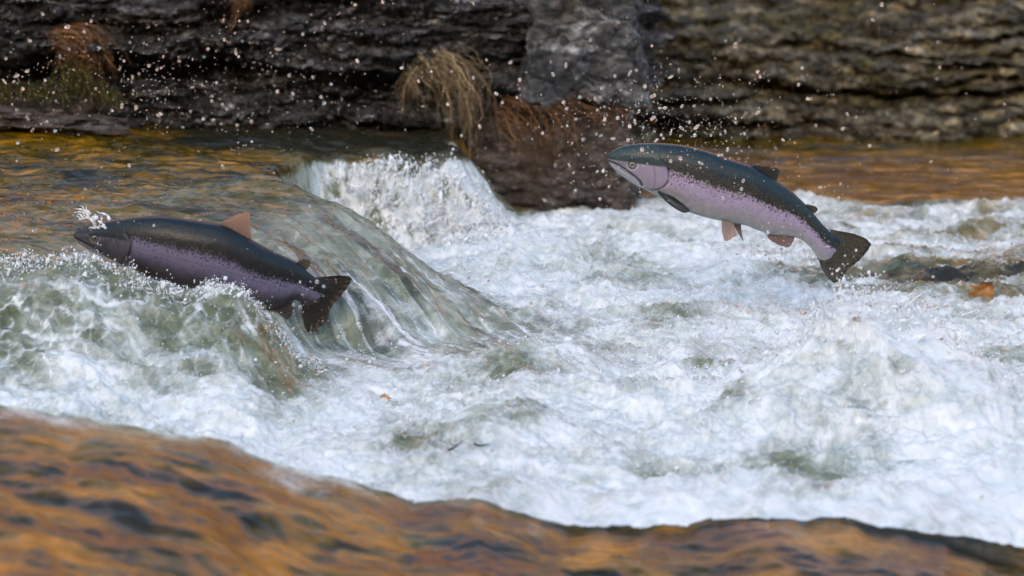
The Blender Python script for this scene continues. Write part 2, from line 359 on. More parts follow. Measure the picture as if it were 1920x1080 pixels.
    F = mix(F, 0.02 + 0.42 * ss(0.45, 1.2, tp) + 0.30 * f2(t * 3, s * 16, 4, 74, .6) * ss(.1, .6, tp) + .12 * ss(0, -.5, s) * ss(.3, .8, tp) + .55 * ss(.86, 1.0, 1 - np.minimum(1, np.abs(n2(t * 2.4 + wx, s * 26 + wy * 2, 103)) * 1.6)) * ss(.15, .7, tp), tong)
    F = mix(F, -0.05 + 0.10 * n2(X * 2, Y * 11, 75), upper)
    F = mix(F, 0.72 + 0.75 * f2(X * 17, Y * 30, 3, 76, .65), curtain)
    F = F + .35 * ew
    F = mix(F, 0.0, np.clip(calm, 0, 1))
    fgF = 0.35 * ss(0.1, 0.4, dy)
    F = mix(F, .55 * ss(-.22, .06, dy + .10 * f2(X * 5, Y * 5, 4, 88, .6)) * ss(.1, -.45, X), fg)
    A = np.clip(np.maximum(upper * ss(0.30, -0.15, tp) * ss(-.35, -.75, X - .5 * (8.8 - Y)), np.maximum(calm, fg * mix(1, ss(.05, -.25, dy + .12 * f2(X * 4, Y * 5, 3, 89)), ss(.1, -.3, X)))), 0, 1)  # golden tint, painted mainly where the sunlit hillside would be mirrored
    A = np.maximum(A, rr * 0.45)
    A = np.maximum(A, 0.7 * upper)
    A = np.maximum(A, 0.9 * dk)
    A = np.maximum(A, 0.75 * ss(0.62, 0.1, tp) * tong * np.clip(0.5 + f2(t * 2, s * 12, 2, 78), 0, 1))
    # darkening painted for shade and dark reflections: against the rock, in the hollow above the fish, in patches of the near swell
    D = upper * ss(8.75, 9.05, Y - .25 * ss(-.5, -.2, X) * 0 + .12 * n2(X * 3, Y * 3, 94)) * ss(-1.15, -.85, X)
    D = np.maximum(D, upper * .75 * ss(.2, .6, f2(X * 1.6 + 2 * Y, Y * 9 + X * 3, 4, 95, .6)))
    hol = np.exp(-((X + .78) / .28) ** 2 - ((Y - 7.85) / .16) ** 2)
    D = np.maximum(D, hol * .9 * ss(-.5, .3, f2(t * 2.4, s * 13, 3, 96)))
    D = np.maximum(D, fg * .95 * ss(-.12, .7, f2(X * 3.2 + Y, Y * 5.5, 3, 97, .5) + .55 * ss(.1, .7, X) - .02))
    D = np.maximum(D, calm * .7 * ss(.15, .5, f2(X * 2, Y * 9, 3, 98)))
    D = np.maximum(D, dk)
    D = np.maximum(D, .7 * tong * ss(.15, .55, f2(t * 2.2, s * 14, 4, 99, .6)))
    return z, F, A, stk, np.clip(D, 0, 1)

RES = 1.0
def axis(lo, hi, a, b, step, grow=1.25):
    core = list(np.arange(a, b, step)); st = step; v = a; left = []
    while v > lo: st *= grow; v -= st; left.append(v)
    st = step; v = core[-1]; right = []
    while v < hi: st *= grow; v += st; right.append(v)
    return np.array(left[::-1] + core + right)
xs = axis(-12, 14, -1.72, 1.72, 0.0034 / RES, 1.2); ys = axis(-2, 11.4, 5.25, 10.3, 0.0046 / RES, 1.12)
Xg, Yg = np.meshgrid(xs, ys, indexing='ij')
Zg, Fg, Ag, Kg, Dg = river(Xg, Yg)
# choppy sideways push so lumps overhang
gx = np.gradient(Zg, xs, axis=0); gy = np.gradient(Zg, ys, axis=1)
k3 = np.clip(Fg, 0, 1) * ss(5.6, 6.4, Yg)
Xp = Xg + k3 * 0.006 * n2(Xg * 40, Yg * 40, 80); Yp = Yg + k3 * 0.010 * n2(Xg * 38, Yg * 38, 81)
mesh_from('river', np.stack([Xp, Yp, Zg], -1), gridF(len(xs), len(ys)), M_water, attrs={'foam': Fg, 'amber_refl': Ag, 'streak': Kg, 'painted_dark': Dg, 'near': ss(6.5, 6.3, Yg)})['kind'] = 'structure'
def water_z(x, y):
    return float(river(np.array([[x]], dtype=float), np.array([[y]], dtype=float))[0][0, 0])

# ------------------------------------------------------------------ rocks and bank
MR_dark = mat_rock('dark_wet_rock', (0.018, 0.015, 0.012), (0.105, 0.102, 0.103), (0.44, 0.44, 0.47), (0.060, 0.038, 0.011), 0.45, (2.2, 2.2, 6), 0.28, 0.0, 13)
MR_grey = mat_rock('grey_rock', (0.035, 0.034, 0.033), (0.13, 0.127, 0.128), (0.32, 0.315, 0.32), (0.05, 0.040, 0.018), 0.55, (3, 3, 5), 0.5, 3.0, 7)
MR_bank = mat_rock('bank_rock', (0.028, 0.022, 0.012), (0.225, 0.172, 0.092), (0.52, 0.45, 0.33), (0.105, 0.080, 0.016), 0.9, (2.5, 2.5, 8), 0.6, 7.0, 16)
MR_pale = mat_rock('pale_stone', (0.2, 0.19, 0.17), (0.36, 0.34, 0.31), (0.5, 0.48, 0.45), (0.1, 0.09, 0.04), 0.3, (6, 6, 6), 0.7, 1.0)
MR_brown = mat_rock('brown_stone', (0.05, 0.035, 0.025), (0.13, 0.095, 0.075), (0.24, 0.2, 0.18), (0.06, 0.04, 0.012), 0.5, (4, 4, 9), 0.5, 5.0)

def ledge():
    n, m = 900, 300
    path = np.array([(-6, 9.1), (-1.7, 9.28), (-1.1, 9.33), (-.5, 9.38), (0, 9.40), (.18, 9.42), (.27, 9.47), (.29, 9.6), (.24, 10), (.10, 11.6)])
    d = np.r_[0, np.cumsum(np.hypot(*np.diff(path, axis=0).T))]
    u = np.r_[np.linspace(0, 4.2, 60, endpoint=False), np.linspace(4.2, 6.9, 740, endpoint=False), np.linspace(6.9, d[-1], 100)]
    px, py = np.interp(u, d, path[:, 0]), np.interp(u, d, path[:, 1])
    tx, ty = np.gradient(px, u), np.gradient(py, u); l = np.hypot(tx, ty); nx, ny = ty / l, -tx / l
    for a in (nx, ny): a[:] = np.convolve(np.pad(a, 12, 'edge'), np.ones(25) / 25, 'valid')
    k = np.linspace(0, 1, m)
    zz = np.interp(k, [0, .82, .9, 1], [-.2, .70, .76, .95]); back = np.interp(k, [0, .82, .9, 1], [0, 0, .15, 1.6])
    U, Z = np.meshgrid(u, zz, indexing='ij'); PX = px[:, None] + 0 * Z; B = back[None, :] + 0 * Z
    # overhanging brow over an undercut foot
    browz = np.interp(PX, [-2, -1.1, -.7, -.45, -.2, 0, .3, .5], [.40, .44, .42, .40, .38, .34, .30, .30]) + .03 * n2(U * 5, Z * 0, 1) + .015 * n2(U * 17, Z * 0, 11)
    o = 0.15 * ss(-.02, .03, Z - browz) - .05 + .05 * np.tanh(3 * n2(U * 2.6, Z * 6, 33)) * ss(.05, -.02, Z - browz) + 0.07 * ss(.30, .20, Z) * ss(-.15, .1, PX) * ss(0, .1, Z)
    lay = n2(U * 1.2 + 0.3 * n2(U * 5, Z * 5, 3), Z * 17 + 0.8 * n2(U * 2.0, Z * 3, 2), 4)
    o = o + .022 * np.tanh(lay * 3) + .014 * np.tanh(3 * n2(U * 2.4 + .3 * n2(U * 7, Z * 8, 5), Z * 44 + n2(U * 3, Z * 5, 9), 7)) + .042 * f3(U * 6, Z * 11, Z * 0, 6, 6, .62) + .055 * (np.abs(f3(U * 13, Z * 24, Z * 0, 5, 8, .65)) - .3) + .07 * ss(.335, .29, Z + .015 * n2(U * 6, Z * 3, 15)) * ss(-.2, -.45, PX) * (1 + .5 * n2(U * 4, Z, 16))
    o = o + .05 * f2(U * 1.8, Z * 3, 2, 12)
    PXo = PX + nx[:, None] * (o - B); PYo = py[:, None] + ny[:, None] * (o - B)
    Zo = Z + .012 * f2(U * 7, Z * 15, 3, 14)
    o_ = mesh_from('rock_ledge', np.stack([PXo, PYo, Zo], -1), gridF(n, m), MR_dark)
    return tag(o_, 'big dark wet layered rock ledge overhanging the upper stream', 'rock ledge')
ledge()

def rock(name, loc, size, mat, seed, rot=(0, 0, 0), rough=0.18, boxy=0.6, nu=160, layer=0.0, taper=0.0):
    th = np.linspace(0, 2 * math.pi, nu, endpoint=False); ph = np.linspace(-math.pi / 2, math.pi / 2, nu // 2)
    PH, TH = np.meshgrid(ph, th, indexing='ij')
    D = np.stack([np.cos(PH) * np.cos(TH), np.cos(PH) * np.sin(TH), np.sin(PH)], -1)
    q = 2 + boxy * 8
    r = 1 / (np.abs(D) ** q).sum(-1) ** (1 / q)
    r = r * (1 + rough * f3(D[..., 0] * 1.6, D[..., 1] * 1.6, D[..., 2] * 1.6, 5, seed, .55) - rough * .5 * np.abs(f3(D[..., 0] * 3, D[..., 1] * 3, D[..., 2] * 3, 3, seed + 9)))
    r = r + layer * np.tanh(3 * n2(D[..., 2] * 7, D[..., 0], seed + 3))
    V = D * r[..., None] * np.array(size); V[..., 0] *= 1 - taper * np.clip(V[..., 2] / size[2], -1, 1)
    V = V * (1 + .03 * f3(D[..., 0] * 7, D[..., 1] * 7, D[..., 2] * 7, 4, seed + 4, .6))[..., None]
    o = mesh_from(name, V, gridF(nu // 2, nu, True), mat)
    o.location = loc; o.rotation_euler = rot
    return o

# grey block standing proud at the end of the ledge
c = P(1082, 60, 9.42)
tag(rock('boulder', (c[0] + .005, 9.44, c[2] + .05), (.160, .21, .225), MR_grey, 21, (0.12, 0.0, .12), .20, .55, 320, .03, .16),
    'pale grey squared block at the end of the dark ledge, lit from above', 'boulder')
c = P(1040, 320, 9.4)
tag(rock('rock', (c[0], 9.47, .10), (.22, .17, .17), MR_brown, 61, (0, 0, .1), .22, .4, 320, .05),
    'muddy brown rock at the water edge below the grey block', 'rock')
c = P(60, 222, 9.15)
tag(rock('rock_slab', (c[0] - .10, 9.22, c[2] - .01), (.36, .16, .052), MR_brown, 33, (0, .05, .05), .38, .25, 300, .02),
    'low pinkish brown slab at the water line below the moss', 'rock slab')

def bank():
    n, m = 640, 420
    x = np.r_[np.linspace(-4, .2, 60, endpoint=False), np.linspace(.2, 2.2, 520, endpoint=False), np.linspace(2.2, 12, 60)]
    q = np.linspace(0, 1, m)
    zz = np.interp(q, [0, .85, 1], [-.12, .62, 1.3]); U, Z = np.meshgrid(x, zz, indexing='ij')
    Y = 10.75 + np.interp(Z, [-.2, 0, .25, .62, 1.3], [-.1, 0, .28, .95, 2.6])
    lay = n2(U * .9 + .3 * n2(U * 4, Z * 5, 23), Z * 26 + 1.2 * n2(U * 1.2, Z * 2, 22), 24)
    amp = ss(.5, .1, Z)
    o = .07 * np.tanh(lay * 3) * (.35 + .65 * amp) + .05 * f2(U * 4.5, Z * 14, 5, 26, .6) + .045 * np.abs(f2(U * 13, Z * 30, 4, 28, .62)) + .06 * f2(U * 1.5, Z * 4, 2, 30)
    Zo = Z + .018 * f2(U * 9, Z * 22, 4, 31, .6)
    tag(mesh_from('riverbank', np.stack([U, Y - o, Zo], -1), gridF(n, m), MR_bank), kind='structure')
bank()
for (px, py, Y, sz, lab, nm, mt, sd) in [
    (1878, 66, 11.35, (.055, .05, .042), 'pale rounded stone high on the right-hand bank', 'stone', MR_pale, 3),
    (1197, 178, 10.2, (.022, .03, .05), 'small upright cream stone beside the corner of the grey block', 'stone', MR_pale, 5),
    (1360, 78, 11.3, (.06, .05, .03), 'flat whitish stone lying on the middle of the bank', 'stone', MR_pale, 8),
    (1322, 88, 11.1, (.035, .04, .02), 'thin pale stone just left of the flat whitish one', 'stone', MR_pale, 11),
    (1465, 52, 11.45, (.045, .04, .02), 'pale stone nearest the top of the bank above the leaping fish', 'stone', MR_pale, 13)]:
    c = P(px, py, Y)
    tag(rock(nm, tuple(c), sz, mt, sd, (0.2, .1, sd), .25, .3, 60), lab, 'stone', 'loose pale stones on the bank')

# ------------------------------------------------------------------ fish
def catmull(pts, n):
    pts = np.array(pts, dtype=float); k = len(pts)
    u = np.linspace(0, k - 1, n); i = np.clip(np.floor(u).astype(int), 0, k - 2); f = (u - i)[:, None]
    p0, p1, p2, p3 = pts[np.clip(i - 1, 0, k - 1)], pts[i], pts[i + 1], pts[np.clip(i + 2, 0, k - 1)]
    return .5 * (2 * p1 + (p2 - p0) * f + (2 * p0 - 5 * p1 + 4 * p2 - p3) * f ** 2 + (3 * p1 - p0 - 3 * p2 + p3) * f ** 3)
def dist_poly(x, y, pts):
    d = np.full(x.shape, 1e9)
    for (a, b), (c_, e) in zip(pts[:-1], pts[1:]):
        vx, vy = c_ - a, e - b; t = np.clip(((x - a) * vx + (y - b) * vy) / (vx * vx + vy * vy), 0, 1)
        d = np.minimum(d, np.hypot(x - a - t * vx, y - b - t * vy))
    return d

class Fish:
    """zoomed photo coordinates -> world, on an upright plane at depth Y (dep = metres away from the camera of that plane)"""
    def __init__(s, ox, oy, sc, Y, bend):
        s.ox, s.oy, s.sc, s.Y, s.bend = ox, oy, sc, Y, bend
        c = P(ox + 800 / sc, oy + 400 / sc, Y); s.org = c
    def w(s, zx, zy, dep=0.0):
        px = s.ox + np.asarray(zx, float) / s.sc; py = s.oy + np.asarray(zy, float) / s.sc
        Yp = s.Y + s.bend(np.asarray(zx, float))
        a = (px - 960) / 1920 * WR; b = (540 - py) / 1920 * WR
        k = Yp / (math.cos(PITCH) + b * math.sin(PITCH))
        x = a * k; z = CAM_Z + (-math.sin(PITCH) + b * math.cos(PITCH)) * k
        return np.stack([x - s.org[0], Yp + dep - s.org[1], z - s.org[2]], -1)

def build_body(fs, root, pairs, wfac, paint, groove, mat, ns=900, nr=240):
    T = catmull([p[:2] for p in pairs], ns); B = catmull([p[2:4] for p in pairs], ns)
    wf = np.interp(np.linspace(0, len(pairs) - 1, ns), np.arange(len(pairs)), wfac)
    C = (T + B) / 2; Ax = (T - B) / 2; hz = np.hypot(Ax[:, 0], Ax[:, 1])
    px_m = WR / 1920 * fs.Y / fs.sc
    wid = hz * px_m * wf
    ph = np.linspace(0, 2 * math.pi, nr, endpoint=False)
    sn, cs = np.sin(ph), np.cos(ph)
    e = 0.88
    v = np.sign(sn) * np.abs(sn) ** 1.0; cw = np.sign(cs) * np.abs(cs) ** e
    ZX = C[:, 0:1] + Ax[:, 0:1] * v; ZY = C[:, 1:2] + Ax[:, 1:2] * v
    Vv = v[None, :] + 0 * ZX; Uu = np.linspace(0, 1, ns)[:, None] + 0 * ZX
    col, disp = paint(ZX, ZY, Uu, Vv)
    dep = -(wid[:, None] + disp * np.abs(cw)[None, :]) * cw[None, :]          # near side has cos>0 -> towards the camera
    W = fs.w(ZX, ZY, dep)
    o = mesh_from('body', W, gridF(ns, nr, True), mat, root, cols=col)
    return o, dict(T=T, B=B, wid=wid, px_m=px_m)

def lerpc(c, new, a):
    return c * (1 - a[..., None]) + np.array(new) * a[..., None]

def fin(fs, root, name, base, tip, mat, colA, colB, dep0=0.0, dep1=0.0, rays=16, thick=.0022, ragged=6, seed=1, speck=0.0, curl=0.0, edge=None):
    """a fin blade: rays fan from the base line to the tip line; ribbed, with real thickness"""
    nu, nv = rays * 8 + 1, 60
    b = catmull(base, nu); t = catmull(tip, nu)
    u = np.linspace(0, 1, nu); v = np.linspace(0, 1, nv)
    r = np.random.default_rng(seed)
    rg = ragged * (n2(u * rays * .9, u * 0 + seed, seed) + .6 * np.abs(np.sin(u * math.pi * rays)))
    dv = (t - b); L = np.hypot(dv[:, 0], dv[:, 1])[:, None] + 1e-6
    t = t - dv / L * rg[:, None]
    Pxy = b[:, None, :] + (t - b)[:, None, :] * v[None, :, None]
    U, V = np.meshgrid(u, v, indexing='ij')
    rib = np.cos(U * 2 * math.pi * rays)
    dep = dep0 + (dep1 - dep0) * V + curl * np.sin(V * math.pi) * 1.0 + .0022 * np.sin(U * 5 + seed) * V + .0007 * rib * V
    th = thick * (1 - .75 * V) * np.clip(np.minimum(U, 1 - U) * 14 + .25, 0, 1) * (1 + .3 * rib)
    front = fs.w(Pxy[..., 0], Pxy[..., 1], dep - th); backs = fs.w(Pxy[..., 0], Pxy[..., 1], dep + th)
    c = np.zeros((nu, nv, 3)) + np.array(colA) * 1.35; c = lerpc(c, np.array(colB) * 1.35, V * 1.0)
    c = c * (1 - .25 * ss(.2, .9, rib) * (.6 + .4 * n2(U * 30, V * 9, seed)))[..., None]
    if edge is not None: c = lerpc(c, edge, ss(.82, 1, V))
    if speck > 0:
        sp = ss(.22, .42, n2(Pxy[..., 0] * .11, Pxy[..., 1] * .11, seed + 5)) * speck
        c = lerpc(c, (.008, .008, .008), sp)
    F1 = gridF(nu, nv); n = nu * nv
    idx = np.arange(n).reshape(nu, nv)
    rim = np.concatenate([idx[0, :], idx[1:, -1], idx[-1, -2::-1], idx[-2:0:-1, 0]])
    rim2 = np.roll(rim, -1)
    Fs = np.concatenate([F1, F1[:, ::-1] + n, np.stack([rim, rim + n, rim2 + n, rim2], -1)])
    return mesh_from(name, np.concatenate([front.reshape(-1, 3), backs.reshape(-1, 3)]), Fs, mat, root, cols=np.concatenate([c.reshape(-1, 3)] * 2))

def eyeball(fs, root, zx, zy, rz, near, dep, mats):
    """eye set in the side of the head, with its pupil as a sub-part"""
    px_m = WR / 1920 * fs.Y / fs.sc; r = rz * px_m
    def ball(name, rr, flat, off, mat, par):
        th = np.linspace(0, 2 * math.pi, 40, endpoint=False); ph = np.linspace(-math.pi / 2, math.pi / 2, 20)
        PH, TH = np.meshgrid(ph, th, indexing='ij')
        V = np.stack([np.cos(PH) * np.cos(TH) * rr, np.sin(PH) * rr * flat * (-near), np.cos(PH) * np.sin(TH) * rr], -1)
        c = fs.w(zx, zy, dep + off * (-near))
        return mesh_from(name, V + c, gridF(20, 40, True), mat, par)
    e = ball('eye', r, .5, 0, mats[0], root)
    ball('pupil', r * .55, .35, r * .38, mats[1], e)
    return e

M_skin = mat_col('trout_skin', 0.22, 0.22, 420, 0.7, 0.0014, 0.22)
def mat_fin():
    T = NT('trout_fin'); c = T.attr('col').outputs['Color']
    a = T.n('ShaderNodeBsdfPrincipled', {'Base Color': c, 'Roughness': 0.3, 'Specular IOR Level': 0.4}); b = T.n('ShaderNodeBsdfTranslucent', {'Color': T.mixc(1.0, c, (1.9, 1.7, 1.5), 'MULTIPLY')})
    return T.done(T.n('ShaderNodeMixShader', {0: 0.38, 1: a, 2: b}))
M_fin = mat_fin()
M_iris = mat_plain('fish_iris', (0.16, 0.14, 0.07), 0.15, .7, .5, 300)
M_pupil = mat_plain('fish_pupil', (0.006, 0.006, 0.007), 0.05, .8, .1)

def make_fish(name, label, fs, pairs, wfac, pal, eye, gill, preop, mouth, maxilla, lowerjaw, bound, fins, seed):
    root = bpy.data.objects.new(name, None); COL.objects.link(root); root.location = fs.org; root.empty_display_size = .1
    tag(root, label, 'fish', 'leaping trout')
    nl = len(pairs)
    def paint(X, Y, U, V):
        wv = .05 * f2(X * .012, Y * .012, 3, seed)
        bd = np.interp(U, bound[0], bound[1])
        d = V - bd + wv                                               # above 0: dark back
        c = np.zeros(X.shape + (3,)) + np.array(pal['belly'])
        c = lerpc(c, pal['low'], ss(-.98, -.62, V + wv))
        c = lerpc(c, pal['side'], ss(-.55, -.12, V - bd + wv * 1.5))
        c = lerpc(c, pal['pink'], ss(-.95, -.22, d) * (1 - ss(-.10, .02, d)) * pal['pinkamt'])
        c = lerpc(c, pal['olive'], ss(-.08, .10, d + .10 * n2(X * .06, Y * .06, seed + 2)))
        c = lerpc(c, pal['back'], ss(.28, .50, d))
        # scale mottling
        c = c * (1 + .12 * n2(X * .03, Y * .03, seed + 3) + .14 * n2(X * .16, Y * .16, seed + 13) + .16 * n2(X * .34, Y * .34, seed + 4))[..., None]
        # spots: dense in the dark band, thinning downwards
        def spots(freq, lo, sd):
            q = n2(X * freq, Y * freq, sd); return ss(lo, lo + .16, q)
        body = ss(.20, .24, U + .02 * V)
        dens = ss(-.34, .02, d) * (1 - .55 * ss(.35, .6, d))
        c = lerpc(c, (.010, .010, .011), np.clip(spots(.085, .33, seed + 6) * ss(.03, .5, dens) * .95, 0, 1) * body)
        c = lerpc(c, (.008, .008, .009), np.clip(spots(.14, .20, seed + 7) * ss(.35, .95, dens) * .92, 0, 1) * np.maximum(body, .25))
        c = lerpc(c, (.012, .012, .013), spots(.06, .55, seed + 8) * ss(-.75, -.3, d) * .85 * body)
        # lateral line
        c = lerpc(c, pal['line'], np.exp(-((V + .02 + .0 * U) / .012) ** 2) * .45 * body)
        # head
        ed = (X - eye[0]) / eye[2]; ee = (Y - eye[1]) / eye[2]; er = np.hypot(ed, ee)
        head = 1 - ss(-6, 6, np.interp(Y, *gill['edge']) * -1 + X)
        cheek = head * ss(eye[0] - 10, eye[0] + 25, X) * ss(eye[1] - 26, eye[1] + 16, Y + 8 * n2(X * .03, Y * .03, seed + 21))
        c = lerpc(c, pal['cheek'], cheek * .9); c = lerpc(c, pal['low'], cheek * .5 * ss(-.1, .5, n2(X * .02, Y * .02, seed + 15)))
        c = lerpc(c, pal['snout'], head * (1 - ss(eye[1] - 20, eye[1] - 2, Y + .10 * (eye[0] - X))))
        mid = head * (1 - ss(eye[0] - 10, eye[0] + 25, X)) * ss(eye[1] - 20, eye[1] - 2, Y + .10 * (eye[0] - X))
        c = lerpc(c, pal['muzzle'], mid)
        lj = np.interp(X, *lowerjaw); c = lerpc(c, pal['jaw'], head * ss(-6, 6, Y - lj) * ss(2, 14, np.interp(X, mouth[0], mouth[1]) * 0 + 14) * ss(gill['throat'], gill['throat'] - 60, X))
        dg = dist_poly(X, Y, gill['poly']); dp = dist_poly(X, Y, preop); dm = dist_poly(X, Y, list(zip(*mouth))); dx = dist_poly(X, Y, maxilla)
        c = lerpc(c, pal['maxilla'], np.exp(-(dx / 11) ** 4) * .9)
        c = lerpc(c, pal['pale'], np.exp(-((dx - 17) / 4.5) ** 2) * .55 * ss(-4, 8, Y - np.interp(X, *mouth)))
        c = lerpc(c, (.015, .014, .016), np.exp(-(dg / 6.5) ** 2) * (.50 + .35 * n2(X * .03, Y * .03, seed + 23)))
        c = lerpc(c, (.05, .04, .06), np.exp(-(dp / 3) ** 2) * .5)
        c = lerpc(c, (.008, .007, .009), np.exp(-(dm / 5.0) ** 2) * .95)
        c = lerpc(c, (.02, .022, .022), np.exp(-((er - 1.25) / .2) ** 2) * .85)
        c = lerpc(c, pal['pale'], np.exp(-((er - 1.65) / .16) ** 2) * .55 * (ee > -.2))
        c = lerpc(c, (.012, .012, .014), spots(.1, .42, seed + 11) * head * .55 * (1 - ss(eye[1] - 30, eye[1], Y)))
        disp = -.0030 * np.exp(-(dg / 8) ** 2) - .0009 * np.exp(-(dp / 5) ** 2) - .0032 * np.exp(-(dm / 6) ** 2) + .0016 * np.exp(-(dx / 12) ** 4) - .0016 * np.exp(-(er / 1.4) ** 4) + .0014 * np.exp(-(dg / 40) ** 2) * head
        return np.clip(c, 0.002, 1), disp
    body, info = build_body(fs, root, pairs, wfac, paint, None, M_skin)
    # eyes on both sides
    def half(zx, zy):
        T, B = info['T'], info['B']; C = (T + B) / 2
        # station whose chord passes nearest the point
        dd = np.abs((B[:, 0] - T[:, 0]) * (zy - T[:, 1]) - (B[:, 1] - T[:, 1]) * (zx - T[:, 0])) / np.hypot(*(B - T).T)
        i = int(np.argmin(dd)); h = np.hypot(*(T[i] - B[i])) / 2; vv = np.hypot(zx - C[i, 0], zy - C[i, 1]) / h
        return info['wid'][i] * max(0, 1 - vv ** 2) ** .44
    hw = half(eye[0], eye[1])
    for near in (1, -1): eyeball(fs, root, eye[0], eye[1], eye[2], near, -near * (hw - .0018), (M_iris, M_pupil))
    for f in fins:
        f = dict(f); fin(fs, root, f.pop('name'), f.pop('base'), f.pop('tip'), M_fin, f.pop('a'), f.pop('b'), **f)
    return root

# --- the fish in the air on the right
FR = Fish(1100, 220, 3.176, 7.62, lambda x: .05 * ((x - 800) / 800) ** 2 * np.where(x > 800, 1.0, .5))
pairsR = [(121,238,123,248),(128,221,133,268),(145,203,152,295),(180,183,188,330),(225,168,238,368),(280,159,290,402),(340,154,340,425),(400,153,390,452),(470,156,445,485),(560,165,510,519),(660,185,590,556),(760,214,680,587),(850,248,770,609),(930,272,860,625),(1000,298,940,641),(1070,340,1010,668),(1140,383,1080,694),(1200,422,1150,703),(1260,475,1215,709),(1310,525,1265,722),(1355,577,1305,748),(1395,625,1335,778),(1428,660,1360,812),(1462,692,1386,846),(1500,725,1425,850),(1512,752,1455,836)]
wR = [.5,.62,.66,.64,.60,.58,.56,.55,.54,.53,.53,.53,.52,.52,.51,.50,.48,.46,.44,.42,.40,.36,.32,.24,.12,.03]
palR = dict(belly=(.30,.30,.30), low=(.27,.255,.25), side=(.345,.275,.32), pink=(.34,.262,.38), pinkamt=.8, olive=(.030,.030,.022), back=(.008,.024,.031),
            line=(.12,.10,.12), cheek=(.27,.215,.29), snout=(.016,.036,.040), muzzle=(.17,.15,.18), jaw=(.33,.34,.36), maxilla=(.20,.16,.22), pale=(.60,.58,.60))
gillR = dict(edge=([240, 262, 320, 370, 410, 430], [430, 462, 487, 480, 445, 400]), poly=[(440,250),(466,275),(485,315),(487,345),(478,375),(455,402),(425,418),(385,424),(345,415)], throat=420)
finsR = [
  dict(name='dorsal_fin', base=[(968,290),(1010,312),(1060,345),(1105,372),(1135,392)], tip=[(975,282),(1040,284),(1110,296),(1152,312),(1130,384)], a=(.016,.017,.018), b=(.05,.043,.038), rays=13, ragged=9, seed=3),
  dict(name='adipose_fin', base=[(1296,516),(1310,530),(1326,546),(1340,562)], tip=[(1325,520),(1362,530),(1376,552),(1356,574)], a=(.03,.03,.03), b=(.10,.085,.05), rays=4, ragged=0, seed=4, thick=.003, edge=(.015,.015,.015)),
  dict(name='tail_fin', base=[(1420,664),(1462,700),(1482,748),(1466,795),(1428,828),(1372,838)], tip=[(1520,680),(1620,702),(1692,756),(1640,842),(1562,900),(1512,982),(1470,984),(1412,925),(1384,860)], a=(.062,.052,.036), b=(.085,.072,.05), rays=20, ragged=7, seed=6, speck=.75, curl=.006, edge=(.05,.045,.04)),
  dict(name='anal_fin', base=[(1060,686),(1110,694),(1170,700),(1240,706)], tip=[(1066,700),(1100,738),(1175,772),(1212,770),(1240,716)], a=(.15,.10,.09), b=(.22,.15,.13), rays=11, ragged=5, seed=8),
  dict(name='pelvic_fin', base=[(800,606),(830,612),(868,618)], tip=[(800,668),(812,712),(832,724),(892,690)], a=(.20,.15,.13), b=(.32,.24,.21), rays=9, ragged=4, seed=9, dep0=-.018, dep1=-.030),
  dict(name='pelvic_fin', base=[(868,618),(895,622),(922,628)], tip=[(884,664),(915,715),(938,748),(924,690)], a=(.17,.13,.12), b=(.27,.20,.18), rays=8, ragged=3, seed=10, dep0=.018, dep1=.022),
  dict(name='pectoral_fin', base=[(424,420),(418,430),(426,442)], tip=[(520,455),(606,530),(565,545),(480,492)], a=(.06,.075,.085), b=(.03,.034,.04), rays=11, ragged=4, seed=12, dep0=-.034, dep1=-.052, thick=.0026),
  dict(name='pectoral_fin', base=[(440,440),(440,452),(446,462)], tip=[(560,500),(650,590),(760,622),(560,552)], a=(.06,.075,.085), b=(.03,.034,.04), rays=11, ragged=4, seed=13, dep0=.030, dep1=.060, thick=.0026),
]
make_fish('trout', 'silver and lilac speckled trout leaping clear of the foam', FR, pairsR, wR, palR, (270, 273, 19), gillR,
          [(392,272),(402,310),(406,345),(402,385),(392,416)], ([124,160,200,250,290,318,328],[254,266,283,316,344,372,396]),
          [(205,290),(245,312),(290,340),(318,372),(326,392)], ([120,160,200,250,300,340],[262,276,300,336,380,410]), ([0,.2,.3,.5,.7,1],[.30,.22,.14,.06,.10,.20]), finsR, 100)

# --- the darker fish climbing the fall on the left
FL = Fish(100, 360, 3.2, 7.43, lambda x: .06 * ((x - 900) / 800) ** 2)
pairsL = [(119,256,123,268),(130,241,140,293),(160,223,170,320),(210,202,215,345),(270,188,270,370),(340,176,330,395),(420,162,400,430),(510,150,480,475),(610,146,570,520),(710,151,660,560),(810,164,750,595),(900,178,840,625),(985,190,930,650),(1060,215,1010,668),(1130,255,1080,685),(1200,291,1150,700),(1275,333,1220,708),(1350,370,1285,708),(1420,402,1340,700),(1475,432,1385,682),(1525,475,1425,655),(1565,508,1458,648),(1600,528,1495,668),(1640,552,1540,682),(1652,580,1575,668)]
wL = [.5,.62,.66,.64,.60,.58,.56,.55,.54,.53,.53,.53,.52,.52,.51,.50,.48,.46,.44,.42,.38,.34,.26,.12,.03]
palL = dict(belly=(.05,.04,.04), low=(.030,.024,.024), side=(.080,.066,.096), pink=(.150,.128,.205), pinkamt=.85, olive=(.006,.006,.005), back=(.004,.012,.017),
            line=(.05,.045,.06), cheek=(.055,.048,.062), snout=(.008,.014,.017), muzzle=(.04,.037,.043), jaw=(.12,.12,.13), maxilla=(.06,.055,.06), pale=(.25,.24,.26))
gillL = dict(edge=([200, 240, 300, 350, 400, 420], [420, 452, 478, 470, 430, 390]), poly=[(440,235),(462,262),(478,300),(476,340),(455,380),(420,400)], throat=400)
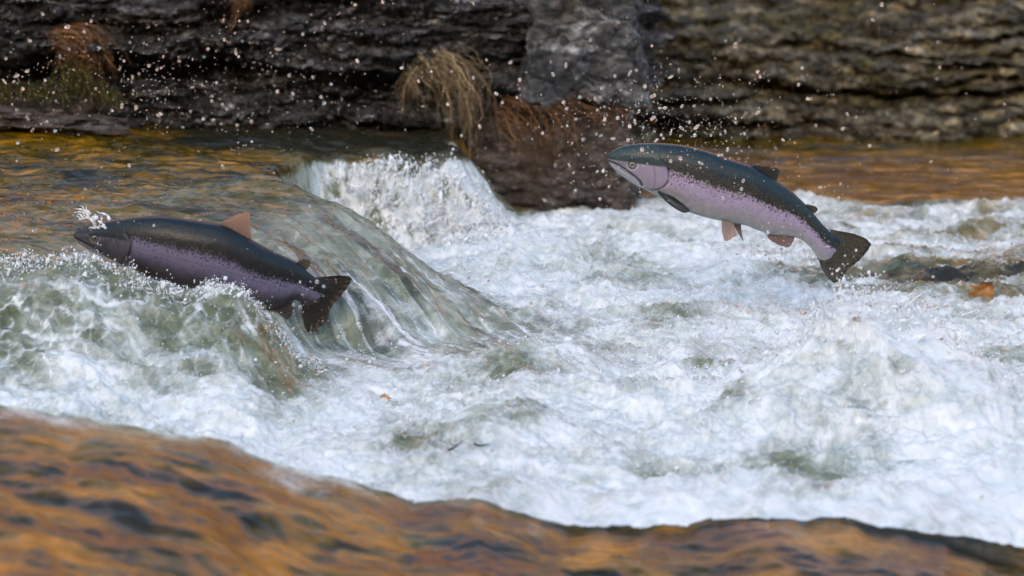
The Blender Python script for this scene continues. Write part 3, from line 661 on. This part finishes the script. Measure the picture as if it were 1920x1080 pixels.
finsL = [
  dict(name='dorsal_fin', base=[(1000,194),(1050,212),(1110,244),(1165,276),(1195,292)], tip=[(1015,176),(1080,146),(1172,126),(1180,200),(1194,282)], a=(.20,.13,.10), b=(.34,.22,.16), rays=18, ragged=5, seed=23),
  dict(name='adipose_fin', base=[(1462,420),(1480,436),(1500,452),(1515,466)], tip=[(1480,404),(1530,408),(1542,434),(1524,462)], a=(.03,.03,.03), b=(.12,.09,.04), rays=4, ragged=0, seed=24, thick=.003, edge=(.015,.015,.015)),
  dict(name='tail_fin', base=[(1568,514),(1612,550),(1624,588),(1600,632),(1555,660),(1478,652)], tip=[(1650,508),(1735,502),(1792,524),(1740,610),(1668,700),(1630,785),(1532,842),(1494,760),(1490,690)], a=(.022,.017,.012), b=(.034,.025,.016), rays=20, ragged=6, seed=26, speck=.6, curl=.006),
  dict(name='anal_fin', base=[(1230,700),(1290,700),(1350,690),(1410,664)], tip=[(1240,720),(1300,762),(1390,770),(1440,720),(1440,650)], a=(.05,.036,.03), b=(.06,.045,.04), rays=11, ragged=5, seed=28),
  dict(name='pectoral_fin', base=[(430,400),(430,412),(440,424)], tip=[(520,455),(600,530),(565,545),(480,492)], a=(.06,.075,.085), b=(.03,.034,.04), rays=11, ragged=4, seed=32, dep0=-.03, dep1=-.04),
  dict(name='pectoral_fin', base=[(430,400),(430,412),(440,424)], tip=[(520,455),(600,530),(565,545),(480,492)], a=(.06,.075,.085), b=(.03,.034,.04), rays=11, ragged=4, seed=33, dep0=.03, dep1=.05),
  dict(name='pelvic_fin', base=[(830,612),(850,620),(880,630)], tip=[(850,668),(880,712),(900,714),(930,680)], a=(.12,.09,.08), b=(.15,.11,.1), rays=9, ragged=4, seed=34, dep0=-.018, dep1=-.03),
  dict(name='pelvic_fin', base=[(840,612),(860,620),(890,630)], tip=[(850,668),(880,712),(900,714),(930,680)], a=(.12,.09,.08), b=(.15,.11,.1), rays=9, ragged=4, seed=35, dep0=.018, dep1=.03),
]
make_fish('trout', 'dark purple backed trout half sunk in the green water climbing the fall', FL, pairsL, wL, palL, (255, 268, 17), gillL,
          [(372,262),(384,300),(388,340),(380,380)], ([122,160,200,240,270,290],[270,286,302,318,334,352]),
          [(190,296),(230,312),(265,332),(285,350)], ([120,160,200,250,300,340],[276,292,310,336,366,396]), ([0,.2,.3,.5,.7,1],[.30,.28,.30,.28,.20,.20]), finsL, 140)

# ------------------------------------------------------------------ plants on the rock
M_blade = mat_col('plant_blades', 0.6, 0.3)
def tuft(name, label, cat, blades, col):
    """blades: list of (polyline points, radius); one mesh of thin three-sided stems"""
    Vs, Fs, Cs, off = [], [], [], 0; RC = np.random.default_rng(len(blades))
    for pts, r in blades:
        pts = np.array(pts); n = len(pts)
        tg = np.gradient(pts, axis=0); tg /= np.linalg.norm(tg, axis=1)[:, None] + 1e-9
        a = np.cross(tg, [0.3, 1, 0.2]); a /= np.linalg.norm(a, axis=1)[:, None] + 1e-9; b = np.cross(tg, a)
        rr = r * np.interp(np.linspace(0, 1, n), [0, .5, 1], [1, .8, .25])[:, None]
        ring = np.stack([pts + rr * (a * math.cos(q) + b * math.sin(q)) for q in (0, 2.09, 4.19)], 1)
        Vs.append(ring.reshape(-1, 3)); Fs.append(gridF(n, 3, True) + off); off += n * 3
        tone = np.array(col) * math.exp(RC.normal(0, .55)) * (1 + RC.normal(0, .05, 3)); Cs.append(np.repeat(np.clip(tone, .003, .8)[None], n * 3, 0))
    o = mesh_from(name, np.concatenate(Vs), np.concatenate(Fs), M_blade, cols=np.concatenate(Cs))
    return tag(o, label, cat)

def guided(n, guides, Y, out, r, seed, jit=6, steps=14, wild=2.0):
    """blades laid along hand-set guide curves (photo pixels), hanging in front of the rock"""
    R = np.random.default_rng(seed); G = np.array([catmull(g, steps) for g in guides]); bl = []
    for i in range(n):
        u = R.uniform(0, len(G) - 1.001); k = int(u); f = u - k
        g = G[k] * (1 - f) + G[k + 1] * f; q = np.linspace(0, 1, steps); ln = R.uniform(.55, 1.12)
        base = g[0] + (g - g[0]) * ln + R.normal(0, jit, 2) + np.cumsum(R.normal(0, wild, (steps, 2)), 0) * q[:, None]
        y = Y + R.uniform(-.02, .03) - out * np.sin(np.minimum(1, q * 1.2) * math.pi * .7) * R.uniform(.5, 1.2)
        bl.append((np.array([P(a_, b_, y_) for (a_, b_), y_ in zip(base, y)]), r * R.uniform(.6, 1.3)))
    return bl
M_straw, M_rust, M_moss = (.20, .135, .07), (.13, .062, .024), (.060, .050, .010)
tuft('dry_grass', 'tan dry grass tuft drooping over the dark undercut', 'grass tuft',
     guided(105, [[(770,136),(780,150),(790,180),(796,206)],[(792,118),(812,136),(828,165),(848,195)],[(812,110),(840,122),(862,158),(876,205)],[(832,106),(872,116),(892,165),(893,225)],[(846,112),(884,126),(899,172),(890,268)],[(850,150),(866,180),(872,222),(880,270)]], 9.27, .06, .0013, 1, 10, 14, 5.5)
     + guided(60, [[(810,110),(830,150),(850,200),(862,262)],[(850,112),(876,150),(886,200),(886,275)]], 9.29, .04, .0010, 2, 7, 14, 2.2)
     + guided(30, [[(770,130),(750,140),(735,160),(725,190)],[(800,120),(780,150),(770,180),(765,215)]], 9.29, .03, .0009, 3, 8, 14, 2.2), M_straw)
tuft('dry_grass', 'rusty brown matted grass tuft below the grey block', 'grass tuft',
     guided(120, [[(935,218),(955,250),(985,292),(1012,338)],[(945,203),(985,222),(1012,265),(1038,318)],[(965,195),(1030,203),(1052,250),(1062,312)],[(995,192),(1060,200),(1086,240),(1088,300)],[(1030,196),(1085,202),(1125,216),(1165,232)]], 9.31, .06, .0012, 4, 12, 14, 5.0)
     + guided(60, [[(1090,200),(1110,206),(1125,222),(1130,250)],[(1140,196),(1160,204),(1180,215),(1188,236)]], 9.36, .03, .0010, 5, 9, 14, 3.0), M_rust)
def clump(n, px0, px1, py0, py1, Y, ln, r, seed, down=.4):
    R = np.random.default_rng(seed); bl = []
    for i in range(n):
        p = P(R.uniform(px0, px1), R.uniform(py0, py1), Y + R.uniform(-.01, .03)); q = np.linspace(0, 1, 7)
        a = R.uniform(0, 2 * math.pi); l = ln * R.uniform(.4, 1.2); c1 = R.normal(0, .5)
        bl.append((np.stack([p[0] + l * q * math.cos(a + c1 * 0) + l * .3 * c1 * q * q, p[1] - .02 - .5 * l * np.sin(q * 2.4), p[2] + l * q * math.sin(a) - down * l * q * q], -1), r * R.uniform(.6, 1.3)))
    return bl
tuft('root_tuft', 'tangled rusty root tuft on the left of the dark ledge', 'root tuft',
     guided(130, [[(92,72),(115,80),(135,98),(148,124)],[(108,62),(148,66),(175,88),(186,128)],[(140,60),(186,66),(208,90),(218,124)]], 9.22, .07, .0013, 6, 9, 14, 4.5) + clump(120, 105, 205, 66, 120, 9.21, .05, .0011, 6, .5), M_rust)
tuft('moss', 'olive green moss cushion hanging below the root tuft', 'moss',
     clump(500, 112, 172, 116, 158, 9.20, .03, .0011, 7, .8) + clump(600, -30, 130, 150, 180, 9.16, .03, .0011, 8, .7) + clump(200, 160, 200, 146, 172, 9.18, .028, .0011, 9, 1.0) + clump(160, 192, 228, 165, 194, 9.17, .022, .0011, 19, 1.0), M_moss)
tuft('root_tuft', 'small brown root wisp hanging at the top of the dark ledge', 'root tuft', guided(70, [[(432,-22),(440,-8),(444,6),(440,26)],[(470,-22),(476,-10),(474,4),(462,16)]], 9.2, .03, .0012, 10, 4, 14, 2) + guided(8, [[(446,10),(440,30),(430,50),(420,64)],[(448,10),(442,30),(432,50),(424,62)]], 9.22, .02, .0010, 12, 2, 14, 1.2), M_rust)

# leaves and twig bits in the water
def leaf(name, label, pos, size, rot, col, seed):
    n, m = 24, 14; u = np.linspace(0, 1, n); v = np.linspace(-1, 1, m); U, V = np.meshgrid(u, v, indexing='ij')
    w = .42 * np.sin(math.pi * np.clip(U, .01, .99) ** .8) * (1 + .25 * np.sin(U * 22 + seed))
    top = np.stack([(U - .5), V * w, .18 * np.abs(V) ** 1.5 + .25 * (U - .5) ** 2 + .05 * n2(U * 4, V * 3, seed)], -1) * size
    bot = top - np.array([0, 0, .02 * size]); F = gridF(n, m); k = n * m
    o = mesh_from(name, np.concatenate([top.reshape(-1, 3), bot.reshape(-1, 3)]), np.concatenate([F, F[:, ::-1] + k]), mat_plain(name + '_colour', col, .45, .5, .5, 40))
    o.location = pos; o.rotation_euler = rot
    return tag(o, label, 'leaf')
c = P(1842, 552, 8.05); leaf('fallen_leaf', 'curled orange brown leaf standing in the dark ripples by the foam', tuple(c), .075, (1.1, -.9, .4), (.30, .13, .03), 3)
c = P(722, 747, 7.0); leaf('fallen_leaf', 'tiny orange leaf scrap caught in the white boil', tuple(c), .022, (.9, .2, .3), (.55, .26, .06), 5)

# dark scraps of twig riding on the foam
def on_water(px, py, y0=6.2, y1=7.6):
    for Y in np.arange(y0, y1, .004):
        c = P(px, py, Y)
        i = min(np.searchsorted(xs, c[0]), len(xs) - 1); j = min(np.searchsorted(ys, Y), len(ys) - 1)
        if Zg[i, j] > c[2]: return np.array([c[0], Y, Zg[i, j] + .004])
    return P(px, py, 6.7)
a = on_water(856, 848); b = on_water(905, 840)
tuft('twig', 'forked dark twig scrap riding on the foam near the orange swell', 'twig',
     [([a + np.array(q) for q in ((-.016, -.004, -.002), (-.006, 0, .003), (.004, 0, .009), (.013, .002, .018))], .0028), ([a + np.array(q) for q in ((-.004, 0, .004), (-.010, -.002, .000), (-.018, -.002, .002))], .0018)], (.012, .009, .008))
tuft('twig', 'thin dark sliver lying flat just right of the forked twig scrap', 'twig',
     [([b + np.array(q) for q in ((-.018, 0, .004), (-.006, 0, 0), (.006, 0, .001), (.017, 0, .003))], .0022)], (.012, .009, .008))

# ------------------------------------------------------------------ spray
def ico(sub):
    import bmesh
    bm = bmesh.new(); bmesh.ops.create_icosphere(bm, subdivisions=sub, radius=1.0)
    V = np.array([v.co[:] for v in bm.verts]); F = np.array([[v.index for v in f.verts] for f in bm.faces]); bm.free(); return V, F
IV2, IF2 = ico(2); IV1, IF1 = ico(1)
def blobs(name, C, Rr, mat, sub=1, squash=.25, seed=0, stretch=None):
    V0, F0 = (IV2, IF2) if sub == 2 else (IV1, IF1)
    R = np.random.default_rng(seed); n = len(C)
    sc = Rr[:, None] * (1 + R.uniform(-squash, squash, (n, 3)))
    if stretch is not None: sc = sc * stretch
    V = C[:, None, :] + V0[None] * sc[:, None, :]
    F = F0[None] + (np.arange(n) * len(V0))[:, None, None]
    return mesh_from(name, V.reshape(-1, 3), F.reshape(-1, 3), mat)

R = np.random.default_rng(11)
def cloud(n, fn, Y0, Y1): 
    out = []
    for _ in range(n):
        px, py = fn(); out.append(P(px, py, R.uniform(Y0, Y1)))
    return out
regions = [   # count, sampler, depth range, radius range (m)
    (1000, lambda: (R.uniform(0, 700), 250 * R.beta(1.6, 1.2)), 7.2, 8.8),
    (260, lambda: (R.normal(380, 90), R.normal(150, 55)), 7.3, 8.8),
    (420, lambda: (R.uniform(600, 1200), R.uniform(0, 420)), 7.2, 8.9),
    (1300, lambda: (R.normal(1240, 140), R.normal(245, 75)), 7.3, 8.6),
    (420, lambda: (R.uniform(1200, 1900), 380 * R.beta(1.8, 1.3)), 7.3, 9.2),
    (240, lambda: (R.uniform(0, 640), R.uniform(260, 460)), 7.0, 7.5),
    (160, lambda: (R.normal(560, 50), R.normal(560, 40)), 6.95, 7.3),
    (300, lambda: (R.normal(1470, 60), R.normal(450, 40)), 7.3, 7.8),
    (500, lambda: (R.uniform(760, 1900), R.uniform(420, 760)), 6.8, 7.5),
]
pts, rad = [], []
for n, fn, a, b in regions:
    kern = cloud(max(6, n // 22), fn, a, b)
    for p in cloud(int(n * .55), fn, a, b) + [kern[R.integers(len(kern))] + R.normal(0, 1, 3) * np.array([.035, .12, .028]) for _ in range(int(n * .65))]:
        pts.append(p); rad.append(.00092 * math.exp(R.normal(0, .62)))
pts = np.array(pts); rad = np.clip(np.array(rad), .0004, .0036)
order = np.argsort(-rad); big, small = order[:300], order[300:]
tag(blobs('spray', pts[small], rad[small], M_drop, 1, .15, 3), 'fine mist of tiny water specks over the rapids', 'spray', kind='stuff')
dm = [mesh_from('water_droplet', IV2 * np.array([1, 1, 1 + .12 * k]), IF2, M_drop) for k in range(3)]
meshes = [o.data for o in dm]
for o in dm: bpy.data.objects.remove(o)
for i, j in enumerate(big):
    o = bpy.data.objects.new('water_droplet', meshes[i % 3]); o.location = pts[j]; q = R.uniform(.8, 1.15, 3); q[2] *= R.choice([1, 1, 1.4, 1.9]); o.scale = tuple(rad[j] * 1.2 * q)
    o.rotation_euler = (R.uniform(0, 3), R.uniform(0, 3), 0); COL.objects.link(o)
    tag(o, 'one of the larger round water droplets flung into the air over the rapids', 'droplet', 'large droplets in the air')

# torn white water: clots thrown up along the crests
def water_z_fast(x, y):
    i = min(max(np.searchsorted(xs, x), 0), len(xs) - 1); j = min(max(np.searchsorted(ys, y), 0), len(ys) - 1); return float(Zg[i, j])
def clots():
    C, Rr, St = [], [], []
    def add(p, r, st=(1, 1, 1)): C.append(p); Rr.append(r); St.append(st)
    for i in range(2600):                                                   # the small fall at the back
        x, y = R.uniform(-.48, 0.0), R.uniform(8.66, 8.88); zz = water_z_fast(x, y)
        if .02 < zz < .27: add((x, y, zz + abs(R.normal(0, .010))), .0021 * math.exp(R.normal(0, .5)), (.8, 1, R.uniform(1, 2.6)))
    x0 = (1610 - 960) / 1920 * WR * 6.95 / math.cos(PITCH)
    for i in range(3600):                                                   # the burst on the right
        x, y = x0 + R.normal(0, .15), 6.95 + R.normal(0, .10)
        w = math.exp(-((x - x0) / .15) ** 2)
        add((x, y, water_z_fast(x, y) + R.exponential(.006 + .014 * w)), .0013 * math.exp(R.normal(0, .55)), (1, 1, R.uniform(.8, 1.7)))
    for i in range(900):                                                    # crest in front of the climbing fish
        px = R.uniform(0, 600); x = (px - 960) / 1920 * WR * 7.2 / math.cos(PITCH); y = 7.15 + R.normal(0, .05)
        add((x, y, water_z_fast(x, y) + abs(R.normal(0, .008))), .0013 * math.exp(R.normal(0, .5)))
    for i in range(1500):
        x, y = R.uniform(-.9, 1.3), R.uniform(6.25, 7.3)
        add((x, y, water_z_fast(x, y) + abs(R.normal(0, .010))), .0011 * math.exp(R.normal(0, .5)))
    def jet(p, v, T, n, r, spread):
        for k in range(n):
            t = T * R.beta(1.1, 1.3); q = np.array(p) + np.array(v) * t; q[2] -= 4.9 * t * t
            add(tuple(q + R.normal(0, 1, 3) * (.003 + spread * t / T)), r * math.exp(R.normal(-.45 * t / T, .5)), (1, 1, R.uniform(.8, 1.6)))
    for i in range(75):
        a = R.normal(0, 1); x, y = x0 + a * .12, 6.95 + R.normal(0, .05); vz = R.uniform(.45, 1.15) * math.exp(-.25 * a * a)
        jet((x, y, water_z_fast(x, y) - .01), (a * .35 + R.normal(0, .15), R.normal(-.05, .2), vz), vz / 9.8 * R.uniform(.9, 1.5), 95, .0013, .014)
    for i in range(70):
        x, y = R.uniform(-.45, -.06), R.uniform(8.78, 8.90); vz = R.uniform(.4, 1.0)
        jet((x, y, water_z_fast(x, y) - .01), (R.normal(.2, .2), R.normal(-.35, .15), vz), vz / 9.8 * R.uniform(.9, 1.6), 50, .0014, .012)
    for i in range(70):
        px = R.uniform(-10, 600); x = (px - 960) / 1920 * WR * 7.2 / math.cos(PITCH); y = 7.17 + R.normal(0, .04); vz = R.uniform(.25, .7)
        jet((x, y, water_z_fast(x, y) - .005), (R.normal(.15, .2), R.normal(-.1, .15), vz), vz / 9.8 * R.uniform(.9, 1.5), 26, .0011, .008)
    for i in range(60):
        x, y = R.uniform(-.35, 1.25), R.uniform(6.35, 7.6); vz = R.uniform(.25, .75)
        jet((x, y, water_z_fast(x, y) - .005), (R.normal(.1, .25), R.normal(-.1, .15), vz), vz / 9.8 * R.uniform(.9, 1.5), 30, .0010, .010)
    return np.array(C), np.array(Rr), np.array(St)
C, Rr, St = clots()
tag(blobs('splash', C, Rr, M_blob, 1, .45, 5, St), 'torn white beads of water thrown up along the foaming crests', 'splash', kind='stuff')

def strands():
    """ragged strings of water torn off the crests: beaded tapering threads on ballistic paths, ending in loose drops"""
    Vs, Fs, off = [], [], 0; C, Rr = [], []
    def one(p, v, T, r):
        nonlocal off
        n = 16; q = np.linspace(0, 1, n); t = q * T
        pts = np.array(p) + np.outer(t, v); pts[:, 2] -= 4.9 * t * t
        pts += np.cumsum(R.normal(0, .0009, (n, 3)), 0)
        rr = r * (1 - q) ** .8 * (1 + .55 * np.sin(q * R.uniform(9, 22) + R.uniform(0, 6))) + .0004
        tg = np.gradient(pts, axis=0); tg /= np.linalg.norm(tg, axis=1)[:, None] + 1e-9
        a = np.cross(tg, [.3, 1, .2]); a /= np.linalg.norm(a, axis=1)[:, None] + 1e-9; b = np.cross(tg, a)
        ring = np.stack([pts + rr[:, None] * (a * math.cos(h) + b * math.sin(h)) for h in np.arange(6) * math.pi / 3], 1)
        Vs.append(ring.reshape(-1, 3)); Fs.append(gridF(n, 6, True) + off); off += n * 6
        for k in range(R.integers(1, 6)):
            tt = T * (1 + .16 * (k + R.uniform(0, 1))); d = np.array(p) + np.array(v) * tt; d[2] -= 4.9 * tt * tt
            C.append(d + R.normal(0, .004, 3)); Rr.append(r * R.uniform(.25, .8))
    def spot(x, y, vx, vy, vz, r, dz=0.0):
        v = np.array([vx, vy, vz]); one((x, y, water_z_fast(x, y) - .004 + dz), v, R.uniform(.25, .8) * max(vz, .2) / 9.8, r)
    bx = (1615 - 960) / 1920 * WR * 6.95 / math.cos(PITCH)
    for i in range(120):
        dx, dy = R.normal(0, .13), R.normal(0, .08)
        spot(bx + dx, 6.95 + dy, dx * 3 + R.normal(0, .2), dy * 3 + R.normal(0, .2), abs(R.normal(.5, .25)), .0042 * math.exp(R.normal(0, .4)))
    for i in range(5):                                                                  # long arms thrown to the right
        spot(bx + R.uniform(.03, .14), 6.95 + R.normal(0, .04), R.uniform(.5, 1.1), R.normal(0, .2), R.uniform(.9, 1.35), .0045 * math.exp(R.normal(0, .3)))
    for i in range(260):                                                                 # in front of the climbing fish
        px = R.uniform(-20, 600); x = (px - 960) / 1920 * WR * 7.2 / math.cos(PITCH)
        spot(x, 7.17 + R.normal(0, .04), R.normal(.15, .3), R.normal(-.2, .2), abs(R.normal(.38, .18)), .0022 * math.exp(R.normal(0, .4)))
    for i in range(22):                                                                  # where the snout breaks the surface
        k = R.uniform(0, 1); c = P(150 + 55 * k + R.normal(0, 5), 405 + 18 * k + R.normal(0, 6), 7.40)
        one(c, np.array([R.normal(-.30, .15), R.normal(0, .1), abs(R.normal(.45, .15))]), R.uniform(.02, .055), .0022 * math.exp(R.normal(0, .4)))
    for i in range(420):                                                                 # the small rear fall
        x, y = R.uniform(-.46, -.04), R.uniform(8.68, 8.88)
        spot(x, y, R.normal(.25, .3), R.normal(-.5, .3), abs(R.normal(.55, .25)), .0024 * math.exp(R.normal(0, .4)))
    for i in range(900):                                                                 # all over the white water
        x, y = R.uniform(-1.0, 1.35), R.uniform(6.2, 8.9)
        a, b = min(np.searchsorted(xs, x), len(xs) - 1), min(np.searchsorted(ys, y), len(ys) - 1)
        if Fg[a, b] > .55: spot(x, y, R.normal(.1, .3), R.normal(-.1, .3), abs(R.normal(.33, .18)), .0019 * math.exp(R.normal(0, .45)))
    o = mesh_from('splash', np.concatenate(Vs), np.concatenate(Fs), M_blob)
    tag(o, 'ragged threads of white water thrown off the crests of the rapids', 'splash', kind='stuff')
    return np.array(C), np.array(Rr)
C, Rr = strands()
tag(blobs('spray', C, Rr, M_drop, 1, .3, 9), 'loose drops flying off the ends of the splash threads', 'spray', kind='stuff')
